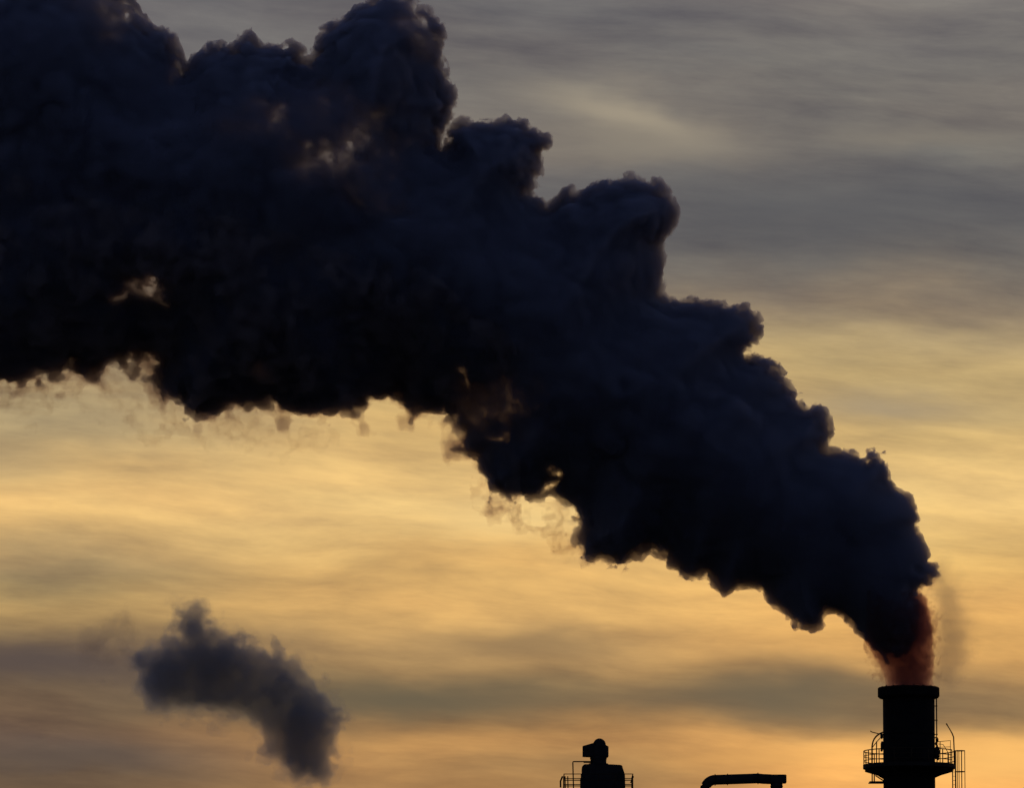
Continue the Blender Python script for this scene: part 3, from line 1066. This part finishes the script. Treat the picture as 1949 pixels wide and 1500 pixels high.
wisp = np.minimum(wisp, ps['gate'] + 0.8)
pos, qd = drop_islands(*surface_net(wisp, 0.0, ax_), 2500)
print('fringe', len(qd))
mesh_object('wispy_edge', pos, qd, M_FR, plume, base_pt)
feather = np.where(wl > 0.45, F + 0.30 + 1.15 * turb + 0.10 * n2, -1.0)
feather = np.minimum(feather, ps['gate'] + 1.5)
pos, qd = surface_net(feather, 0.0, ax_)
print('feather', len(qd))
mesh_object('feathery_underside', pos, qd, smoke_mat('feathery smoke', 0.30, col=(0.40, 0.38, 0.40), absorb=(0.30, 0.10, 0.04)), plume, base_pt)
i0 = int(np.searchsorted(ax_[0], loc(1640, 1200).x))
k1 = int(np.searchsorted(ax_[2], loc(1700, 1085).z))
zc_ = ax_[2][:k1]
hot = F[i0:, :, :k1] - 0.02 - (4.0 * sig((1098 - pyg[i0:, :k1]) / 12))[:, None, :]
pos, qd = surface_net(hot, 0.0, (ax_[0][i0:], ax_[1], zc_))
hotc = mesh_object('hot_column', pos, qd, M_HOT, plume, base_pt)
hotc['label'] = 'reddish brown translucent smoke at the chimney mouth'
hax = (ax_[0][i0:], ax_[1], zc_)
fine_n = tiled(hax, (5, 80, 33), (1, 2, 0), 0.42)
gx, gy = pxg[i0:, :k1], pyg[i0:, :k1]
swirl = F[i0:, :, :k1] - 0.10 + 0.80 * fine_n - (0.9 * sig((gy - 1276) / 14) + 0.45 * sig((gx - (1722 + (1310 - gy) * 0.12)) / 12) - 0.25)[:, None, :]
swirl -= (4.0 * sig((1108 - gy) / 14))[:, None, :]
pos, qd = surface_net(swirl, 0.0, hax)
mesh_object('dark_swirl', pos, qd, smoke_mat('dark red fume', 0.7, col=(0.20, 0.14, 0.15), absorb=(0.14, 0.04, 0.03)), plume, base_pt)
del F, n1, n2, core, mid, wisp, hot, cf, ps, feather, turb, swirl

# ---- the small cloud drifting at the lower left
PUFF_T = [(625, 1470), (628, 1425), (640, 1392), (650, 1368), (632, 1345), (612, 1322), (592, 1300), (575, 1276), (552, 1260), (545, 1240), (530, 1228), (514, 1246),
          (490, 1240), (470, 1226), (440, 1220), (412, 1216), (396, 1186), (372, 1160), (345, 1165), (330, 1190), (338, 1214), (310, 1226), (286, 1248), (250, 1255)]
PUFF_B = [(262, 1276), (268, 1310), (290, 1345), (330, 1340), (372, 1345), (420, 1352), (460, 1362), (490, 1378), (505, 1400), (500, 1420), (480, 1432), (500, 1445),
          (530, 1452), (548, 1466), (570, 1480), (600, 1484)]
pf = smoke_field(PUFF_T, PUFF_B, 0.12, 3.4, 1.7, 1.7, lump=2.6, torn=0.6, seed=(60, 20))
qx, qy = pixel_of(pf['X'], pf['Z'])
low = sig((qy - (1312 + (qx - 270) * 0.45)) / 14) * sig((520 - qx) / 20)          # the lower left is thinner
soft = pf['F'] + 0.20 * pf['s1'] + 0.14 * pf['n2']
gx3 = np.stack(np.broadcast_arrays(pf['ax'][0][:, None, None], pf['ax'][1][None, :, None], pf['ax'][2][None, None, :]), -1).reshape(-1, 3).astype(np.float32)
gx3 += 0.18 * np.stack([pf['n1'], pf['n2'], pf['s1']], -1).reshape(-1, 3)
soft = soft + (0.85 * (0.30 - lumps(gx3, 1.7, 9, True)) + 0.35 * (0.30 - lumps(gx3, 0.8, 40))).reshape(soft.shape) + 0.10
pc = org_of(450, 1320)
pos, qd = surface_net(soft + 0.40 * pf['s1'] * (0.5 + 0.5 * low[:, None, :]), -0.35, pf['ax'])
puff = mesh_object('smoke_cloud', pos, qd, smoke_mat('drifting smoke edge', 0.13, col=(0.56, 0.63, 0.76), absorb=(0.0, 0.0, 0.0), film=0.01), None, pc)
puff['label'] = 'small torn grey smoke cloud drifting low on the left, apart from the chimney'
puff['category'] = 'smoke'
for nm, iso, den, lw in (('inner_smoke', -0.06, 0.24, 0.0), ('dark_smoke', 0.06, 0.36, 0.8), ('dense_heart', 0.30, 0.26, 1.3)):
    pos, qd = surface_net(soft - lw * low[:, None, :], iso, pf['ax'])
    mesh_object(nm, pos, qd, smoke_mat('drifting ' + nm, den, col=(0.56, 0.63, 0.76), absorb=(0.0, 0.0, 0.0)), puff, pc)
    print(nm, len(qd))

# ---- thin veils of smoke
def veil(name, top, bot, den, rmax, torn, lift, label, seed, col=(0.3, 0.26, 0.24), absorb=(0.3, 0.12, 0.05), h=0.16, sheet=None, parent=None):
    v = smoke_field(top, bot, h, rmax + 1.5, rmax, rmax, lump=0.6, torn=0.8, seed=seed)
    f_ = v['F'] + torn * (0.6 * v['s1'] + 0.4 * v['s2'])
    if sheet:
        f_ = np.minimum(f_, 1.6 * (sheet - np.abs(v['s2'] + 0.35 * v['s1'])))
    p0 = org_of(*top[0])
    first = None
    for k, (iso, dd) in enumerate(((-0.45 - lift, den * 0.2), (-0.2 - lift, den * 0.3), (0.1 - lift, den * 0.5), (0.45 - lift, den)) if not sheet else ((-0.2 - lift, den * 0.4), (0.45 - lift, den))):
        pos, qd = surface_net(f_, iso, v['ax'])
        print(name, len(qd))
        o = mesh_object(name if k == 0 or parent else 'thicker_streak', pos, qd, smoke_mat(name + ' fume', dd, col=col, absorb=absorb, film=0.006 if k == 0 and parent is None else 0), parent or first, p0 if parent is None else parent_org)
        first = first or o
    if parent is None:
        first['label'] = label
        first['category'] = 'smoke'


parent_org = pc
veil('trailing_wisp', [(300, 1262), (286, 1210), (270, 1160), (240, 1150), (200, 1190), (150, 1205)], [(140, 1240), (175, 1268), (215, 1280), (255, 1272)],
     0.15, 1.1, 0.75, -0.30, None, (44, 99), col=(0.45, 0.46, 0.5), absorb=(0.05, 0.03, 0.03), h=0.13, parent=puff)
veil('smoke_veil', [(1772, 1306), (1812, 1300), (1836, 1250), (1842, 1180), (1826, 1125), (1790, 1075)], [(1770, 1090), (1778, 1130), (1776, 1170), (1778, 1220), (1774, 1260)],
     0.13, 1.6, 0.38, 0.15, 'faint grey-brown veil of smoke beside the red column at the chimney mouth', (11, 7), col=(0.36, 0.34, 0.39), absorb=(0.04, 0.04, 0.06))
veil('smoke_shred', [(640, 845), (600, 815), (560, 800), (480, 790), (350, 770), (290, 720), (200, 715), (100, 730), (-20, 735)], [(-20, 790), (60, 780), (140, 770), (220, 800), (300, 830), (380, 850), (440, 855), (540, 850)],
     0.34, 1.8, 0.9, 0.15, 'thin torn shreds of smoke hanging below the plume on the left', (90, 40), h=0.13, sheet=0.30)
veil('smoke_shred', [(1120, 1050), (1108, 1000), (1095, 968), (1070, 955), (1030, 958), (990, 970), (965, 990)], [(975, 1002), (1020, 1015), (1060, 1030), (1090, 1045)],
     0.7, 1.2, 0.8, 0.1, 'few small dark shreds of smoke under the middle of the plume', (30, 120), h=0.11, sheet=0.32)
